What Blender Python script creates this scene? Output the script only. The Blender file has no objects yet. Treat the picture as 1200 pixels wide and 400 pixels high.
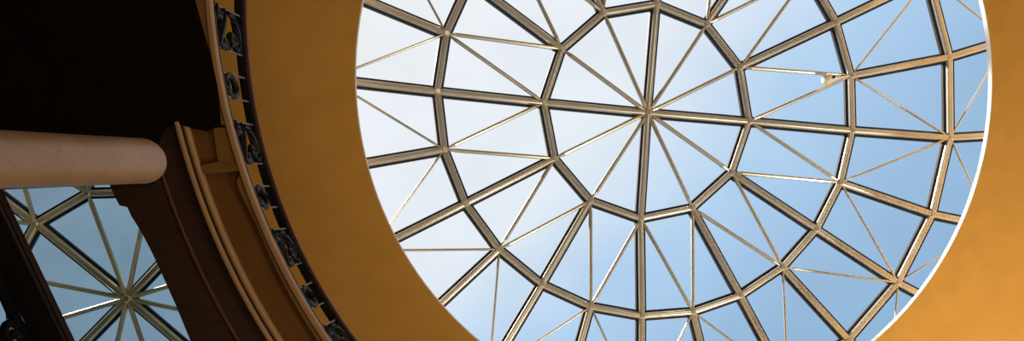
import bpy, bmesh, math, random
from mathutils import Vector, Matrix

scene = bpy.context.scene
S = 4.5                                   # metres per opening radius; camera stands 1.6 m above the floor

def P(x, y, z):
    return Vector((S * x, S * y, S * z + 1.6))

# ------------------------------------------------------------------ camera, sky, sun, added fill lights
M = ((0.9927112515, -0.0032219166, -0.1204740234),
     (-0.0032219166, 0.9985757848, -0.0532543081),
     (0.1204740234, 0.0532543081, 0.9912870363))
cd = bpy.data.cameras.new('camera')
cd.sensor_width = 36.0
cd.lens = 21.0
cd.shift_y = 100.52 / 1200.0
cam = bpy.data.objects.new('camera', cd)
scene.collection.objects.link(cam)
mw = Matrix(((M[0][0], -M[1][0], -M[2][0], 0),
             (M[0][1], -M[1][1], -M[2][1], 0),
             (M[0][2], -M[1][2], -M[2][2], 1.6),
             (0, 0, 0, 1)))
cam.matrix_world = mw
cd.clip_start = 0.05
scene.camera = cam

vs = scene.view_settings
vs.view_transform = 'Standard'
vs.look = 'None'
vs.gamma = 1.0
vs.exposure = 0.0
vs.use_curve_mapping = False

GLOW = Vector((-0.90, -0.52, 1.0)).normalized()      # towards the sun behind thin cloud
world = bpy.data.worlds.new('sky')
scene.world = world
world.use_nodes = True
nt = world.node_tree
nt.nodes.clear()
N = nt.nodes.new
out = N('ShaderNodeOutputWorld')
bg = N('ShaderNodeBackground')
geo = N('ShaderNodeTexCoord')
dot = N('ShaderNodeVectorMath'); dot.operation = 'DOT_PRODUCT'
dot.inputs[1].default_value = Vector((-0.48, -0.80, 0.90)).normalized()
nt.links.new(geo.outputs['Generated'], dot.inputs[0])
noi = N('ShaderNodeTexNoise')
noi.inputs['Scale'].default_value = 3.2
noi.inputs['Detail'].default_value = 4.0
noi.inputs['Roughness'].default_value = 0.5
nt.links.new(geo.outputs['Generated'], noi.inputs['Vector'])
nm = N('ShaderNodeMath'); nm.operation = 'MULTIPLY_ADD'
nm.inputs[1].default_value = 0.16
nm.inputs[2].default_value = -0.08
nt.links.new(noi.outputs['Fac'], nm.inputs[0])
ad = N('ShaderNodeMath'); ad.operation = 'ADD'
nt.links.new(dot.outputs['Value'], ad.inputs[0])
nt.links.new(nm.outputs[0], ad.inputs[1])
rp = N('ShaderNodeValToRGB')
el = rp.color_ramp.elements
el[0].position = 0.24; el[0].color = (0.29, 0.485, 0.71, 1)
el[1].position = 0.95; el[1].color = (0.90, 0.92, 0.94, 1)
for pos, c in ((0.32, (0.33, 0.52, 0.745, 1)), (0.40, (0.385, 0.58, 0.82, 1)), (0.49, (0.455, 0.665, 0.90, 1)),
               (0.585, (0.66, 0.785, 0.93, 1)), (0.655, (0.81, 0.88, 0.95, 1)), (0.75, (0.83, 0.89, 0.95, 1))):
    e = el.new(pos); e.color = c
nt.links.new(ad.outputs[0], rp.inputs['Fac'])
nt.links.new(rp.outputs['Color'], bg.inputs['Color'])
bg.inputs['Strength'].default_value = 1.0
nt.links.new(bg.outputs[0], out.inputs[0])

sd = bpy.data.lights.new('sun', 'SUN')
sd.energy = 9.0
sd.angle = math.radians(9)
sd.color = (1.0, 0.95, 0.86)
sun = bpy.data.objects.new('sun', sd)
sun.rotation_euler = GLOW.to_track_quat('Z', 'Y').to_euler()
scene.collection.objects.link(sun)

def area(name, loc, target, energy, size, color):
    d = bpy.data.lights.new(name, 'AREA')
    d.energy = energy; d.size = size; d.color = color
    o = bpy.data.objects.new(name, d)
    o.location = loc
    o.rotation_euler = (Vector(target) - Vector(loc)).to_track_quat('-Z', 'Y').to_euler()
    scene.collection.objects.link(o)
WARM = (1.0, 0.84, 0.58)  # tint of the added fills below; no fixtures stand there
area('warm_fill', (9.0, 5.0, 2.2), (7.5, 2.2, 9.4), 640, 1.6, WARM)  # unseen fill, added to brighten the ceiling and ribs
area('warm_fill', (3.5, -5.0, 1.0), (2.5, -2.0, 9.4), 95, 1.6, WARM)
area('warm_fill', (1.0, 4.5, 1.0), (0.5, 0.5, 9.4), 50, 1.6, WARM)

# ------------------------------------------------------------------ materials
def mat(name, col, rough=0.6, metal=0.0, var=0.12, scale=6.0, bump=0.0, spec=0.4, stretch=None):
    m = bpy.data.materials.new(name)
    m.use_nodes = True
    t = m.node_tree
    b = t.nodes['Principled BSDF']
    b.inputs['Roughness'].default_value = rough
    b.inputs['Metallic'].default_value = metal
    b.inputs['Specular IOR Level'].default_value = spec
    tc = t.nodes.new('ShaderNodeTexCoord')
    mp = t.nodes.new('ShaderNodeMapping')
    if stretch: mp.inputs['Scale'].default_value = stretch
    n = t.nodes.new('ShaderNodeTexNoise')
    n.inputs['Scale'].default_value = scale
    n.inputs['Detail'].default_value = 5.0
    t.links.new(tc.outputs['Object'], mp.inputs['Vector'])
    t.links.new(mp.outputs['Vector'], n.inputs['Vector'])
    r = t.nodes.new('ShaderNodeValToRGB')
    r.color_ramp.elements[0].position = 0.3
    r.color_ramp.elements[1].position = 0.7
    r.color_ramp.elements[0].color = tuple(c * (1 - var) for c in col) + (1,)
    r.color_ramp.elements[1].color = tuple(min(1, c * (1 + var)) for c in col) + (1,)
    t.links.new(n.outputs['Fac'], r.inputs['Fac'])
    t.links.new(r.outputs['Color'], b.inputs['Base Color'])
    if bump:
        bp = t.nodes.new('ShaderNodeBump')
        bp.inputs['Strength'].default_value = bump
        bp.inputs['Distance'].default_value = 0.01
        t.links.new(n.outputs['Fac'], bp.inputs['Height'])
        t.links.new(bp.outputs['Normal'], b.inputs['Normal'])
    return m

def glass(name, tint, lo):
    m = bpy.data.materials.new(name)
    m.use_nodes = True
    t = m.node_tree
    t.nodes.clear()
    o = t.nodes.new('ShaderNodeOutputMaterial')
    tr = t.nodes.new('ShaderNodeBsdfTransparent')
    tc = t.nodes.new('ShaderNodeTexCoord')
    n = t.nodes.new('ShaderNodeTexNoise')
    n.inputs['Scale'].default_value = 0.9
    n.inputs['Detail'].default_value = 3.0
    t.links.new(tc.outputs['Object'], n.inputs['Vector'])
    r = t.nodes.new('ShaderNodeValToRGB')
    r.color_ramp.elements[0].position = 0.35
    r.color_ramp.elements[1].position = 0.65
    r.color_ramp.elements[0].color = tuple(c * lo for c in tint) + (1,)
    r.color_ramp.elements[1].color = tuple(tint) + (1,)
    t.links.new(n.outputs['Fac'], r.inputs['Fac'])
    t.links.new(r.outputs['Color'], tr.inputs['Color'])
    t.links.new(tr.outputs[0], o.inputs['Surface'])
    return m

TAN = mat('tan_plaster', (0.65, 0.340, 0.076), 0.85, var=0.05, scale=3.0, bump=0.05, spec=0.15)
WALL = mat('cream_wall', (0.55, 0.40, 0.22), 0.8)
FLOOR = mat('stone_floor', (0.42, 0.37, 0.30), 0.5)
WHITE = mat('white_paint', (0.86, 0.85, 0.80), 0.6, var=0.03)
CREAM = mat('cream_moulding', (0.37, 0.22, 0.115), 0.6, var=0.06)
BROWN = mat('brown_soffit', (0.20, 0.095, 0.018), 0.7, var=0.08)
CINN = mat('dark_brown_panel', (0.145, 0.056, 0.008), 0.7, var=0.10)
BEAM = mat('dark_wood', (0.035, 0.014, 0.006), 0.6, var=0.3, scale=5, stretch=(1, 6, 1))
UNLIT = mat('unlit_soffit', (0.008, 0.0035, 0.002), 0.8, var=0.3, spec=0.05)  # shade of the unlit soffit painted in as near-black
REDW = mat('red_brown_wood', (0.12, 0.035, 0.014), 0.5, var=0.15)
BEAD = mat('dark_red_bead', (0.10, 0.035, 0.012), 0.6, var=0.15)
MAROON = mat('maroon_edge', (0.016, 0.002, 0.004), 0.6, var=0.15)
BRONZE = mat('champagne_metal', (0.52, 0.505, 0.46), 0.32, metal=0.55, var=0.08, scale=3)
BRASS = mat('brass_metal', (0.74, 0.64, 0.42), 0.40, metal=0.7, var=0.1, scale=3)
CAP = mat('dark_bronze_gasket', (0.018, 0.013, 0.011), 0.5, var=0.2)
IRON = mat('wrought_iron', (0.004, 0.005, 0.006), 0.4, metal=0.0, var=0.3, scale=20, spec=0.12)
STEEL = mat('grey_steel', (0.25, 0.28, 0.28), 0.35, metal=0.6, var=0.1)
RAILW = mat('ebony_wood', (0.010, 0.007, 0.008), 0.5, var=0.3, spec=0.2)
GLASS = glass('clear_glass', (0.99, 0.99, 0.99), 0.955)
GLASST = glass('reflection_glass', (0.225, 0.33, 0.41), 0.85)  # tint carries the dimness of the reflected sky
LAMPW = mat('lamp_white', (0.82, 0.74, 0.62), 0.4, var=0.02)

def marble():
    m = mat('pink_marble', (0.32, 0.215, 0.135), 0.4, var=0.14, scale=3.0, spec=0.4)
    t = m.node_tree
    b = t.nodes['Principled BSDF']
    tc = [n for n in t.nodes if n.type == 'TEX_COORD'][0]
    w = t.nodes.new('ShaderNodeTexNoise')
    w.inputs['Scale'].default_value = 2.3
    w.inputs['Detail'].default_value = 6
    w.inputs['Distortion'].default_value = 1.6
    t.links.new(tc.outputs['Object'], w.inputs['Vector'])
    r = t.nodes.new('ShaderNodeValToRGB')
    e = r.color_ramp.elements
    e[0].position = 0.475; e[0].color = (1, 1, 1, 1)
    e[1].position = 0.525; e[1].color = (1, 1, 1, 1)
    k = e.new(0.5); k.color = (0.62, 0.55, 0.5, 1)
    t.links.new(w.outputs['Fac'], r.inputs['Fac'])
    mx = t.nodes.new('ShaderNodeMixRGB'); mx.blend_type = 'MULTIPLY'; mx.inputs[0].default_value = 0.35
    old = b.inputs['Base Color'].links[0].from_socket
    t.links.new(old, mx.inputs[1]); t.links.new(r.outputs['Color'], mx.inputs[2])
    t.links.new(mx.outputs[0], b.inputs['Base Color'])
    return m
MARBLE = marble()

# ------------------------------------------------------------------ helpers
def obj(name, bm, m, parent=None, smooth=False, kind=None, loc=None):
    bmesh.ops.recalc_face_normals(bm, faces=bm.faces)
    me = bpy.data.meshes.new(name)
    if loc is not None:
        bmesh.ops.translate(bm, verts=bm.verts, vec=-Vector(loc))
    bm.to_mesh(me); bm.free()
    me.materials.append(m)
    if smooth:
        for p in me.polygons: p.use_smooth = True
    o = bpy.data.objects.new(name, me)
    scene.collection.objects.link(o)
    if loc is not None: o.location = loc
    if parent is not None:
        o.parent = parent
        if loc is None: o.location = -abs_loc(parent)
        else: o.location = Vector(loc) - abs_loc(parent)
    if kind: o['kind'] = kind
    return o

def abs_loc(o):
    v = Vector(o.location)
    while o.parent is not None:
        o = o.parent; v = v + Vector(o.location)
    return v

def thing(name, label, cat, loc):
    o = bpy.data.objects.new(name, None)
    o.empty_display_size = 0.3
    o.location = loc
    scene.collection.objects.link(o)
    o['label'] = label; o['category'] = cat
    return o

def sweep(bm, pts, prof, up=None, closed=False, scales=None):
    """Extrude a closed 2-D profile [(side, up), ...] along a 3-D polyline with mitred corners."""
    pts = [Vector(p) for p in pts]
    n = len(pts)
    rings = []
    for i, p in enumerate(pts):
        a = pts[i - 1] if (i > 0 or closed) else None
        b = pts[(i + 1) % n] if (i < n - 1 or closed) else None
        if a is None: t = (b - p).normalized()
        elif b is None: t = (p - a).normalized()
        else: t = ((p - a).normalized() + (b - p).normalized()).normalized()
        u = Vector(up(p)) if callable(up) else Vector(up)
        s = t.cross(u)
        if s.length < 1e-6: s = t.orthogonal()
        s.normalize(); u = s.cross(t).normalized()
        k = 1.0
        if a is not None and b is not None:
            c = (p - a).normalized().dot(t); k = 1 / max(c, 0.5)
        sc = scales[i] if scales else 1.0
        rings.append([bm.verts.new(p + s * (q[0] * sc * k) + u * (q[1] * sc)) for q in prof])
    m = len(prof)
    rng = range(n if closed else n - 1)
    for i in rng:
        A, B = rings[i], rings[(i + 1) % n]
        for j in range(m):
            bm.faces.new((A[j], A[(j + 1) % m], B[(j + 1) % m], B[j]))
    if not closed:
        bm.faces.new(rings[0]); bm.faces.new(rings[-1])

def circ(r, n=8, dx=0, dy=0, a0=0.0):
    return [(dx + r * math.cos(a0 + 2 * math.pi * i / n), dy + r * math.sin(a0 + 2 * math.pi * i / n)) for i in range(n)]

def rect(x0, x1, y0, y1):
    return [(x0, y0), (x1, y0), (x1, y1), (x0, y1)]

def slab(bm, outer, holes, z0, z1):
    """Flat plate with holes; loops are plan coordinates in opening radii, z too."""
    loops = [outer] + holes
    for z in (z0, z1):
        edges = []
        for lp in loops:
            v = [bm.verts.new(P(x, y, z)) for x, y in lp]
            edges += [bm.edges.new((v[i], v[(i + 1) % len(v)])) for i in range(len(v))]
        bmesh.ops.triangle_fill(bm, edges=edges, use_beauty=True)
    bm.verts.ensure_lookup_table()
    off = sum(len(l) for l in loops)
    k = 0
    for lp in loops:
        n = len(lp)
        for i in range(n):
            a, b = k + i, k + (i + 1) % n
            bm.faces.new((bm.verts[a], bm.verts[b], bm.verts[off + b], bm.verts[off + a]))
        k += n

CX, CY, H = 0.76523, -0.41396, 1.74458           # skylight axis and ceiling height above the eye
def pol(R, deg):
    a = math.radians(deg)
    return (CX + R * math.cos(a), CY + R * math.sin(a))
def arc(R, a0, a1, n):
    return [pol(R, a0 + (a1 - a0) * i / n) for i in range(n + 1)]

def ring_sector(name, R0, R1, z0, z1, a0, a1, m, n=60, parent=None, kind='structure', bev=0.0):
    bm = bmesh.new()
    full = abs(a1 - a0) >= 360
    cnt = n if full else n + 1
    b = min(bev, (R1 - R0) * .45, (z1 - z0) * .45)
    prof = [(R0 + b, z0), (R1 - b, z0), (R1, z0 + b), (R1, z1), (R0, z1), (R0, z0 + b)] if b else [(R0, z0), (R1, z0), (R1, z1), (R0, z1)]
    rows = []
    for i in range(cnt):
        a = a0 + (a1 - a0) * i / n
        rows.append([bm.verts.new(P(*pol(R, a), z)) for R, z in prof])
    k = len(prof)
    for i in range(n):
        A, B = rows[i], rows[(i + 1) % cnt]
        for j in range(k):
            bm.faces.new((A[j], A[(j + 1) % k], B[(j + 1) % k], B[j]))
    if not full:
        bm.faces.new(rows[0]); bm.faces.new(rows[-1])
    return obj(name, bm, m, parent, kind=kind)

# ------------------------------------------------------------------ the setting
HX, HY = -1.04953, 0.25514                       # axis of the smaller dome that stands in for a reflection
XW0, XW1, YW0, YW1 = -2.6, 3.4, -2.7, 2.7
ZF = -1.6 / S
def box_struct(name, x0, x1, y0, y1, z0, z1, m):
    bm = bmesh.new(); slab(bm, [(x0, y0), (x1, y0), (x1, y1), (x0, y1)], [], z0, z1)
    return obj(name, bm, m, kind='structure')
box_struct('floor', XW0, XW1, YW0, YW1, ZF - 0.05, ZF, FLOOR)
box_struct('wall_left', XW0 - 0.06, XW0, YW0, YW1, ZF, H + 0.46, WALL)
box_struct('wall_right', XW1, XW1 + 0.06, YW0, YW1, ZF, H + 0.46, WALL)
box_struct('wall_back', XW0, XW1, YW0 - 0.06, YW0, ZF, H + 0.46, WALL)
box_struct('wall_front', XW0, XW1, YW1, YW1 + 0.06, ZF, H + 0.46, WALL)

bm = bmesh.new()
h1 = [pol(1.0, i * 360 / 180) for i in range(180)]
h2 = [(HX + 0.5 * math.cos(i * math.pi / 36), HY + 0.5 * math.sin(i * math.pi / 36)) for i in range(72)]
slab(bm, [(XW0, YW0), (XW1, YW0), (XW1, YW1), (XW0, YW1)], [h1, h2], H, H + 0.012)
obj('ceiling', bm, TAN, kind='structure')
ring_sector('trim_1', 0.9975, 1.012, H + 0.0005, H + 0.0135, 0, 360, WHITE, 180)      # white lip of the round opening

# balcony slab on the left, with the second opening in it
OPEN2 = [(-0.7941, -0.0462), (-0.6852, -0.0526), (-0.5251, -0.0624), (-0.518, -0.0434), (-0.5108, -0.0284), (-0.4993, -0.0257),
         (-0.4933, -0.0107), (-0.4798, 0.0127), (-0.4639, 0.0473), (-0.4492, 0.0836), (-0.4295, 0.1342), (-0.4096, 0.1897),
         (-0.3593, 0.3389), (-0.40, 0.62), (-0.8104, 0.62)]
inner = arc(1.196, 112, 215, 60)
bm = bmesh.new()
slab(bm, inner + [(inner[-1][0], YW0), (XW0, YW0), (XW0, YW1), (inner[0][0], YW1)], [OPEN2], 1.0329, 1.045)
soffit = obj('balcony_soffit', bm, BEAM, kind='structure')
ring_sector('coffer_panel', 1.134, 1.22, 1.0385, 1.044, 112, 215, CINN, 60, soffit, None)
# upper-left soffit, its lack of light put into a near-black colour
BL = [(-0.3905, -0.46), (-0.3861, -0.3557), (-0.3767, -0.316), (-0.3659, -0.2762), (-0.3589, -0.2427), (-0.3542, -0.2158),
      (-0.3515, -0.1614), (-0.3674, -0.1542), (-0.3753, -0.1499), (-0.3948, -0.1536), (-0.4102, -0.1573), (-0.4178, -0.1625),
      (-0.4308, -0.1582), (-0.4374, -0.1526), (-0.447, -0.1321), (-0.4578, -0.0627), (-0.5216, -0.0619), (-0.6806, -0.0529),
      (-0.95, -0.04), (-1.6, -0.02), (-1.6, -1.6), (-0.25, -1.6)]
bm = bmesh.new(); slab(bm, BL, [], 1.026, 1.0385); obj('unlit_panel', bm, UNLIT, soffit)
def plate(name, pts, z0, z1, m):
    bm = bmesh.new(); slab(bm, pts, [], z0, z1); obj(name, bm, m, soffit)
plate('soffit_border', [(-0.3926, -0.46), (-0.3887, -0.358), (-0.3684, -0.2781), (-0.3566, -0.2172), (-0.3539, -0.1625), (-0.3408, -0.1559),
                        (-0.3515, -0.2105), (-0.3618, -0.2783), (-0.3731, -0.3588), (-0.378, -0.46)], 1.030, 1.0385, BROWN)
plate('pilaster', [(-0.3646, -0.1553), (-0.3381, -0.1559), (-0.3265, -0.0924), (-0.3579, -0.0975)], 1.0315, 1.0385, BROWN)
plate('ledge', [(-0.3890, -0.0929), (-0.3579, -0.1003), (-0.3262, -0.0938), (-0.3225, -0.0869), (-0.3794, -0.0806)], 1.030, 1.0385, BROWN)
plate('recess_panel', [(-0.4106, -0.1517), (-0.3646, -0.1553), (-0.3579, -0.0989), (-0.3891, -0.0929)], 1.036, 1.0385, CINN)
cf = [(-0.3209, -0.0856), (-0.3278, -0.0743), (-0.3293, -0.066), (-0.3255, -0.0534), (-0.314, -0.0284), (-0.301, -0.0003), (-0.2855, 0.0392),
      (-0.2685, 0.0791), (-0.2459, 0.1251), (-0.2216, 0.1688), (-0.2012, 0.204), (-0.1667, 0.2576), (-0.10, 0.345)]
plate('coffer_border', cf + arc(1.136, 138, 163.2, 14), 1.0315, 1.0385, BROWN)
# mouldings
ring_sector('trim_2', 1.1295, 1.1395, 1.0285, 1.041, 112, 215, CREAM, 90, bev=0.002)   # edge of the balcony
ring_sector('trim_3', 1.2065, 1.2140, 1.0240, 1.04, 130, 168.0, CREAM, 60, bev=0.002)
ring_sector('trim_4', 1.1945, 1.2035, 1.0270, 1.041, 130, 167.9, CREAM, 60, bev=0.003)
ring_sector('trim_5', 1.2530, 1.2575, 1.0300, 1.04, 130, 165.0, BEAD, 50, bev=0.001)

# landing on the left that carries the nearer rail (outside the frame)
box_struct('landing_floor', XW0, -0.80, YW0, YW1, 0.60, 0.64, BEAM)

# ------------------------------------------------------------------ dome skylights
def wob(a, on):
    """as-built tolerance of the second and third hoops"""
    if not on: return 1.0, 0.0
    c, s, c2, s2 = math.cos(a), math.sin(a), math.cos(2 * a), math.sin(2 * a)
    return (1 + 0.0038 - 0.0042 * c - 0.0119 * s + 0.0094 * c2 + 0.0089 * s2,
            -0.0084 + 0.0148 * c + 0.0089 * s + 0.0113 * c2 - 0.0048 * s2)

def octo(r):
    # ribbed tube: round with a shallow groove along its underside
    pts = []
    for k in range(20):
        a = 2 * math.pi * k / 20
        q = r * (0.86 if k == 15 else 0.96 if k in (14, 16) else 1.0)
        pts.append((q * math.cos(a), q * math.sin(a)))
    return pts

def dome(name, label, x0, y0, phi, rings, hub_z, metal, glassm, k=1.0, rods=(1, 1, 1, 1), correct=True, curb=None):
    """rings: [(count, radius, z)], all in opening radii; every second node of the outer hoops carries thin rods."""
    base = P(x0, y0, rings[-1][2] - 0.0)
    base.z = P(0, 0, H + 0.012).z
    root = thing(name, label, 'skylight', base)
    centre = P(x0, y0, rings[0][2] - 4.0)
    up = lambda p: (Vector(p) - centre).normalized()
    hubp = P(x0, y0, hub_z)
    nodes = []
    for ri, (cnt, r, z) in enumerate(rings):
        row = []
        for i in range(24):
            a = math.radians(15 * i)
            f, d = wob(a, correct and ri in (1, 2))
            if ri == 2: f = 1 + (f - 1) * .6
            if ri == 3: d = 0
            row.append(P(x0 + r * f * math.cos(a + d + phi), y0 + r * f * math.sin(a + d + phi), z))
        nodes.append(row)
    R = 0.0118 * S * k
    tube = octo(R)
    capp = rect(-0.0190 * S * k, 0.0190 * S * k, R * 0.3, R * 0.3 + 0.013 * S * k)
    thick = lambda pts, nm: None
    # rafters
    for i in range(24):
        if i % 6 == 0: pts = [hubp] + [nodes[q][i] for q in range(len(rings))]
        elif i % 2 == 0: pts = [nodes[q][i] for q in range(len(rings))]
        else: pts = [nodes[q][i] for q in range(1, len(rings))]
        if len(pts) < 2: continue
        bm = bmesh.new(); sweep(bm, pts, tube, up)
        ra = obj('rafter', bm, metal, root)
        bm = bmesh.new(); sweep(bm, pts, capp, up)
        obj('glazing_cap', bm, CAP, ra)
    # hoops
    for ri, (cnt, r, z) in enumerate(rings[:-1] if curb else rings):
        step = 24 // cnt
        pts = [nodes[ri][i] for i in range(0, 24, step)]
        bm = bmesh.new(); sweep(bm, pts, octo(R * 0.97), up, closed=True)
        h = obj('hoop', bm, metal, root)
        bm = bmesh.new(); sweep(bm, pts, [(x, y) for x, y in capp], up, closed=True)
        obj('glazing_cap', bm, CAP, h)
    # thin rods
    def rod(a, b, r):
        a, b = Vector(a), Vector(b)
        u = up((a + b) / 2)
        off = -u * R * 0.35
        t = (b - a)
        pts = [a + t * f + off for f in (0.03, 0.10, 0.90, 0.97)]
        bm = bmesh.new(); sweep(bm, pts, circ(r, 8), up, scales=(0.45, 1, 1, 0.45))
        obj('brace', bm, metal, root)
    for i in range(0, 24, 2):
        if i % 6: rod(hubp, nodes[0][i], 0.0082 * S * rods[0])
    for i in range(1, 24, 2):
        for d in (-1, 1):
            rod(nodes[0][(i + d) % 24], nodes[1][i], 0.0072 * S * rods[1])
            if len(rings) > 2: rod(nodes[1][i], nodes[2][(i + d) % 24], 0.0044 * S * rods[2])
            if len(rings) > 3: rod(nodes[2][(i + d) % 24], nodes[3][i], 0.0036 * S * rods[3])
    # connectors
    def knob(p, r):
        u = up(p)
        bm = bmesh.new()
        sweep(bm, [p - u * (R * 1.12), p - u * (R * 0.7), p + u * (R * 0.5), p + u * R], circ(r, 10), Vector((1, 0.01, 0)), scales=(0.55, 1, 1, 0.8))
        return bm
    obj('hub', knob(hubp, 0.0165 * S * k), metal, root)
    for ri, (cnt, r, z) in enumerate(rings[:-1]):
        for i in range(0, 24, 24 // cnt):
            obj('joint', knob(nodes[ri][i], 0.0135 * S * k), metal, root)
    # glass
    bm = bmesh.new()
    lift = R * 0.3 + 0.0145 * S * k
    G = lambda p: bm.verts.new(p + up(p) * lift)
    gh = G(hubp)
    gn = [[G(p) for p in row] for row in nodes]
    ev = list(range(0, 24, 2))
    for i in ev: bm.faces.new((gh, gn[0][i], gn[0][(i + 2) % 24]))
    for i in ev:
        j = (i + 2) % 24; o = i + 1
        bm.faces.new((gn[0][i], gn[1][i], gn[1][o])); bm.faces.new((gn[0][i], gn[1][o], gn[0][j])); bm.faces.new((gn[0][j], gn[1][o], gn[1][j]))
    for q in range(1, len(rings) - 1):
        for i in range(24):
            bm.faces.new((gn[q][i], gn[q + 1][i], gn[q + 1][(i + 1) % 24], gn[q][(i + 1) % 24]))
    for q in range(len(rings)):                      # drop the unused odd vertices of the first hoop
        for v in gn[q]:
            if not v.link_faces: bm.verts.remove(v)
    obj('glazing', bm, glassm, root)
    # curb the dome stands on
    bm = bmesh.new()
    r = rings[-1][1]
    zt = rings[-1][2] + 0.015
    prof = [(r - 0.012, H + 0.012), (r + 0.02, H + 0.012), (r + 0.02, zt), (r - 0.012, zt)]
    rows = []
    for i in range(72):
        a = 2 * math.pi * i / 72
        rows.append([bm.verts.new(P(x0 + q * math.cos(a), y0 + q * math.sin(a), z)) for q, z in prof])
    for i in range(72):
        A, B = rows[i], rows[(i + 1) % 72]
        for j in range(4): bm.faces.new((A[j], A[(j + 1) % 4], B[(j + 1) % 4], B[j]))
    obj('curb', bm, WHITE, root)
    return root, nodes

main, mnodes = dome('dome_skylight', 'large round glass dome skylight with champagne metal ribs over the tan ceiling opening', CX, CY, 0.0611,
     [(12, 0.3914, H + 0.4030), (24, 0.7583, H + 0.3359), (24, 1.1114, H + 0.2778), (24, 1.305, H + 0.225)],
     H + 0.4135, BRONZE, GLASS, curb=True)
second, _ = dome('dome_skylight', 'reflected dome skylight, built as a smaller blue-tinted dome with brass ribs, beyond the dark soffit at lower left', HX, HY, math.radians(43.0),
     [(12, 0.370, H + 0.4030), (24, 0.585, H + 0.375)], H + 0.4135, BRASS, GLASST, k=1.0, correct=False, curb=True)  # real geometry standing in for a mirrored view of a dome

# small white spotlight hung between two braces beside a joint of the second hoop
def spotlight():
    n = mnodes[1][23]
    a = P(1.4113, -0.534, H + 0.318)
    root = thing('spotlight', 'small round white spotlight hung between thin braces of the large dome, right of centre', 'spotlight', a)
    bm = bmesh.new()
    d = (n - a).normalized()
    r = 0.085
    prof = [(-1.0, 0.45), (-0.85, 0.75), (-0.3, 1.0), (0.4, 1.0), (0.8, 0.8), (1.0, 0.4)]
    sweep(bm, [a + d * (r * t) for t, _ in prof], circ(r, 16), (0, 0, 1), scales=[s for _, s in prof])
    obj('housing', bm, LAMPW, root, smooth=True)
    bm = bmesh.new()
    q = a + Vector((0.02, -0.02, -r))
    sweep(bm, [q + Vector((0.03, 0, -0.015)), q + Vector((0.03, 0, 0.03))], circ(0.022, 10), (1, 0, 0))
    obj('lens', bm, IRON, root)
    bm = bmesh.new()
    sweep(bm, [a + d * (r * 0.9), a + d * ((n - a).length * 0.55), n - d * 0.05 - Vector((0, 0, 0.03))], circ(0.018, 8), (0, 0, 1))
    obj('bracket', bm, LAMPW, root)
spotlight()

# ------------------------------------------------------------------ wrought iron balcony railing
ZB, ZT = 1.0429, 1.2614
def rail_pt(db, dt, w):
    """point at height fraction w between curb angle db and handrail angle dt"""
    R = 1.1315 + (1.1565 - 1.1315) * w
    return P(*pol(R, db + (dt - db) * w), ZB + (ZT - ZB) * w)

def spiral(cu, cw, ru, rw, a0, turns, n=22):
    return [(cu + ru * (1 - .75 * i / n) * math.cos(a0 + 2 * math.pi * turns * i / n),
             cw + rw * (1 - .75 * i / n) * math.sin(a0 + 2 * math.pi * turns * i / n)) for i in range(n + 1)]

def iron(bm, pts2, quad, r, scales=None):
    (b0, t0), (b1, t1) = quad
    pts = [rail_pt(b0 + (b1 - b0) * u, t0 + (t1 - t0) * u, w) for u, w in pts2]
    sweep(bm, pts, [(x, y) for x, y in circ(r, 6)], (0.31, 0.17, 1.0), scales=scales)

rail = thing('balcony_railing', 'curved black wrought iron balcony railing with scroll panels along the tan ceiling edge', 'railing', P(*pol(1.135, 163), 1.041))
bm = bmesh.new()
def rail_arc(R, z, a0=120, a1=205, n=80):
    return [P(*pol(R, a0 + (a1 - a0) * i / n), z) for i in range(n + 1)]
def handprof(w0, w1, h0, h1, c):
    return [(w0 + c, h0), (w1 - c, h0), (w1, h0 + c), (w1, h1 - c), (w1 - c, h1), (w0 + c, h1), (w0, h1 - c), (w0, h0 + c)]
sweep(bm, rail_arc(1.1585, 1.268), handprof(-0.042, 0.042, -0.02, 0.03, 0.012), (0, 0, 1))
hr = obj('handrail', bm, RAILW, rail)
bm = bmesh.new()
sweep(bm, rail_arc(1.1478, 1.271), handprof(-0.010, 0.012, -0.018, 0.028, 0.004), (0, 0, 1))
obj('handrail_edge', bm, REDW, hr)
bm = bmesh.new()
sweep(bm, rail_arc(1.1315, 1.0445), handprof(-0.012, 0.012, -0.014, 0.014, 0.003), (0, 0, 1))
obj('bottom_rail', bm, IRON, rail)
PANELS = [((182.4, 185.4), (179.6, 182.4), 'oval'), ((177.2, 179.8), (173.7, 176.0), 'scroll'), ((171.6, 173.8), (169.6, 171.5), 'oval'),
          ((167.5, 169.2), (163.9, 165.3), 'scroll'), ((161.9, 163.0), (159.9, 160.8), 'oval'), ((157.9, 158.5), (154.5, 154.7), 'scroll'),
          ((152.4, 152.5), (150.4, 150.1), 'oval'), ((148.5, 148.0), (145.2, 144.7), 'scroll'), ((143.4, 142.8), (141.6, 140.9), 'oval')]
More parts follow.
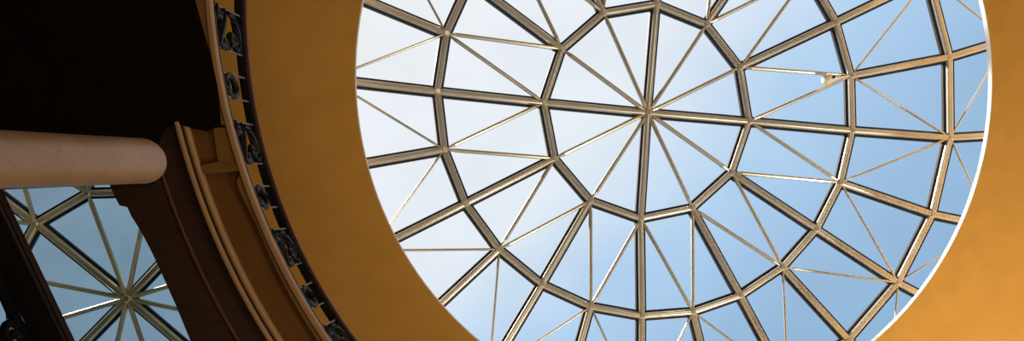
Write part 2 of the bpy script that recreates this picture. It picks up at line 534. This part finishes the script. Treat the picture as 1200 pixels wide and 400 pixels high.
for q0, q1, kind in PANELS:
    quad = (q0, q1)
    for (b, t) in quad:
        bm = bmesh.new()
        sweep(bm, [rail_pt(b, t, w / 4) for w in range(5)], circ(0.0085, 6), (1, 0.3, 0))
        obj('baluster', bm, STEEL, rail)
    bm = bmesh.new()
    if kind == 'oval':
        n = 24
        for k in (1.0, 0.62):
            lp = [(0.5 + 0.46 * math.cos(2 * math.pi * i / n), 0.30 + 0.24 * k * math.sin(2 * math.pi * i / n)) for i in range(n + 1)]
            iron(bm, lp, quad, 0.022)
        obj('oval_panel', bm, IRON, rail)
    else:
        limb = [(0.02, 0.34), (0.15, 0.33), (0.35, 0.27), (0.6, 0.17), (0.8, 0.09), (0.96, 0.06)]
        iron(bm, limb, quad, 0.036, scales=(.6, .9, 1.1, 1.1, .9, .6))
        iron(bm, [(0.02, 0.10), (0.12, 0.02), (0.26, 0.06)] + spiral(0.2, 0.13, 0.11, 0.10, 0.6, 1.4, 16), quad, 0.024)
        iron(bm, [(0.06, 0.52), (0.10, 0.66), (0.22, 0.76), (0.45, 0.84), (0.70, 0.90), (0.95, 0.92)], quad, 0.030, scales=(.6, .8, 1, 1.1, 1, .6))
        iron(bm, [(0.96, 0.10)] + spiral(0.86, 0.29, 0.11, 0.11, 0.4, 1.2, 18), quad, 0.024)
        iron(bm, [(0.96, 0.42), (0.9, 0.40)] + spiral(0.68, 0.58, 0.15, 0.13, 0.2, 1.2, 18), quad, 0.024)
        iron(bm, [(0.97, 0.72)] + spiral(0.84, 0.78, 0.11, 0.10, 2.6, 1.2, 18), quad, 0.022)
        obj('scroll_panel', bm, IRON, rail)

# ------------------------------------------------------------------ nearer railing at the far left
LA, LB = Vector((-0.636, -0.1293)), Vector((-0.4763, 0.2656))
dirl = (LB - LA).normalized()
nrm = Vector((-dirl.y, dirl.x))                   # away from the light well, to the left
if nrm.x > 0: nrm = -nrm
def near_pt(u, off, z):
    q = LA + dirl * u + nrm * off
    return P(q.x, q.y, z)
rail2 = thing('balcony_railing', 'dark straight handrail with black iron scrolls at the far left edge before blue glass', 'railing', near_pt(0.2, 0.03, 0.64))
WID = 0.041
bm = bmesh.new()
sweep(bm, [near_pt(u, WID / 2 + 0.003, 0.905) for u in (-0.25, 0.1, 0.35, 0.75)], handprof(-WID / 2 * S, WID / 2 * S, -0.025, 0.035, 0.015), (0, 0, 1))
hr2 = obj('handrail', bm, RAILW, rail2)
bm = bmesh.new()
sweep(bm, [near_pt(u, 0.0012, 0.906) for u in (-0.25, 0.1, 0.35, 0.75)], handprof(-0.006, 0.006, -0.022, 0.03, 0.003), (0, 0, 1))
obj('handrail_edge', bm, MAROON, hr2)
bm = bmesh.new()
sweep(bm, [near_pt(u, 0.030, 0.655) for u in (-0.25, 0.1, 0.35, 0.75)], handprof(-0.02, 0.02, -0.015, 0.015, 0.004), (0, 0, 1))
obj('bottom_rail', bm, IRON, rail2)
for u in (-0.2, 0.0, 0.2, 0.4, 0.6):
    bm = bmesh.new()
    sweep(bm, [near_pt(u, 0.030, 0.64), near_pt(u, 0.030, 0.90)], circ(0.012, 8), (1, 0, 0))
    obj('baluster', bm, IRON, rail2)
def near_iron(bm, pts, r, scales=None):
    sweep(bm, [near_pt(u, 0.030, z) for u, z in pts], circ(r, 6), (nrm.x, nrm.y, 0.02), scales=scales)
for u0 in (-0.1, 0.1, 0.3, 0.5):
    bm = bmesh.new()
    near_iron(bm, [(u0 - 0.08, 0.875), (u0 - 0.03, 0.868), (u0 + 0.02, 0.862)] + spiral(u0 - 0.006, 0.852, 0.030, 0.024, 0.5, 1.6, 24), 0.024)
    near_iron(bm, [(u0 - 0.09, 0.66), (u0 - 0.07, 0.74), (u0 - 0.02, 0.79), (u0 + 0.05, 0.80)] + spiral(u0 + 0.03, 0.76, 0.04, 0.04, 0.5, 1.5, 24), 0.018)
    near_iron(bm, [(u0 + 0.09, 0.66), (u0 + 0.075, 0.75), (u0 + 0.085, 0.84), (u0 + 0.06, 0.89)], 0.02)
    near_iron(bm, [(u0 - 0.10, 0.872), (u0 - 0.04, 0.868), (u0 + 0.03, 0.872), (u0 + 0.10, 0.872)], 0.03)
    obj('scroll_panel', bm, IRON, rail2)

# ------------------------------------------------------------------ pink stone column
A, B = Vector((-0.3308, -0.0480)), Vector((-0.3226, -0.0728))
base = A + (B - A) * ((ZF - 0.5) / 0.25)
cb = P(base.x, base.y, ZF)
col = thing('stone_column', 'pink veined stone column with rounded top, in front of the dark soffit at left', 'column', cb)
def col_pt(z):
    q = A + (B - A) * ((z - 0.5) / 0.25); return P(q.x, q.y, z)
bm = bmesh.new()
zs = [ZF + 0.06, 0.0, 0.3, 0.5, 0.6, 0.70]
rs = [0.0200, 0.0208, 0.0216, 0.0222, 0.0233, 0.0246]
for i in range(1, 11):
    t = i / 10 * math.pi / 2
    zs.append(0.70 + 0.025 * math.sin(t)); rs.append(max(0.0252 * math.cos(t) ** 0.8, 0.001) if i < 10 else 0.0015)
sweep(bm, [col_pt(z) for z in zs], circ(S, 40), (0, 1, 0.0), scales=rs)
obj('shaft', bm, MARBLE, col, smooth=True)
bm = bmesh.new()
sweep(bm, [col_pt(z) for z in (ZF, ZF + 0.03, ZF + 0.04, ZF + 0.06)], circ(S, 40), (0, 1, 0), scales=[0.034, 0.034, 0.028, 0.0205])
obj('plinth', bm, MARBLE, col)
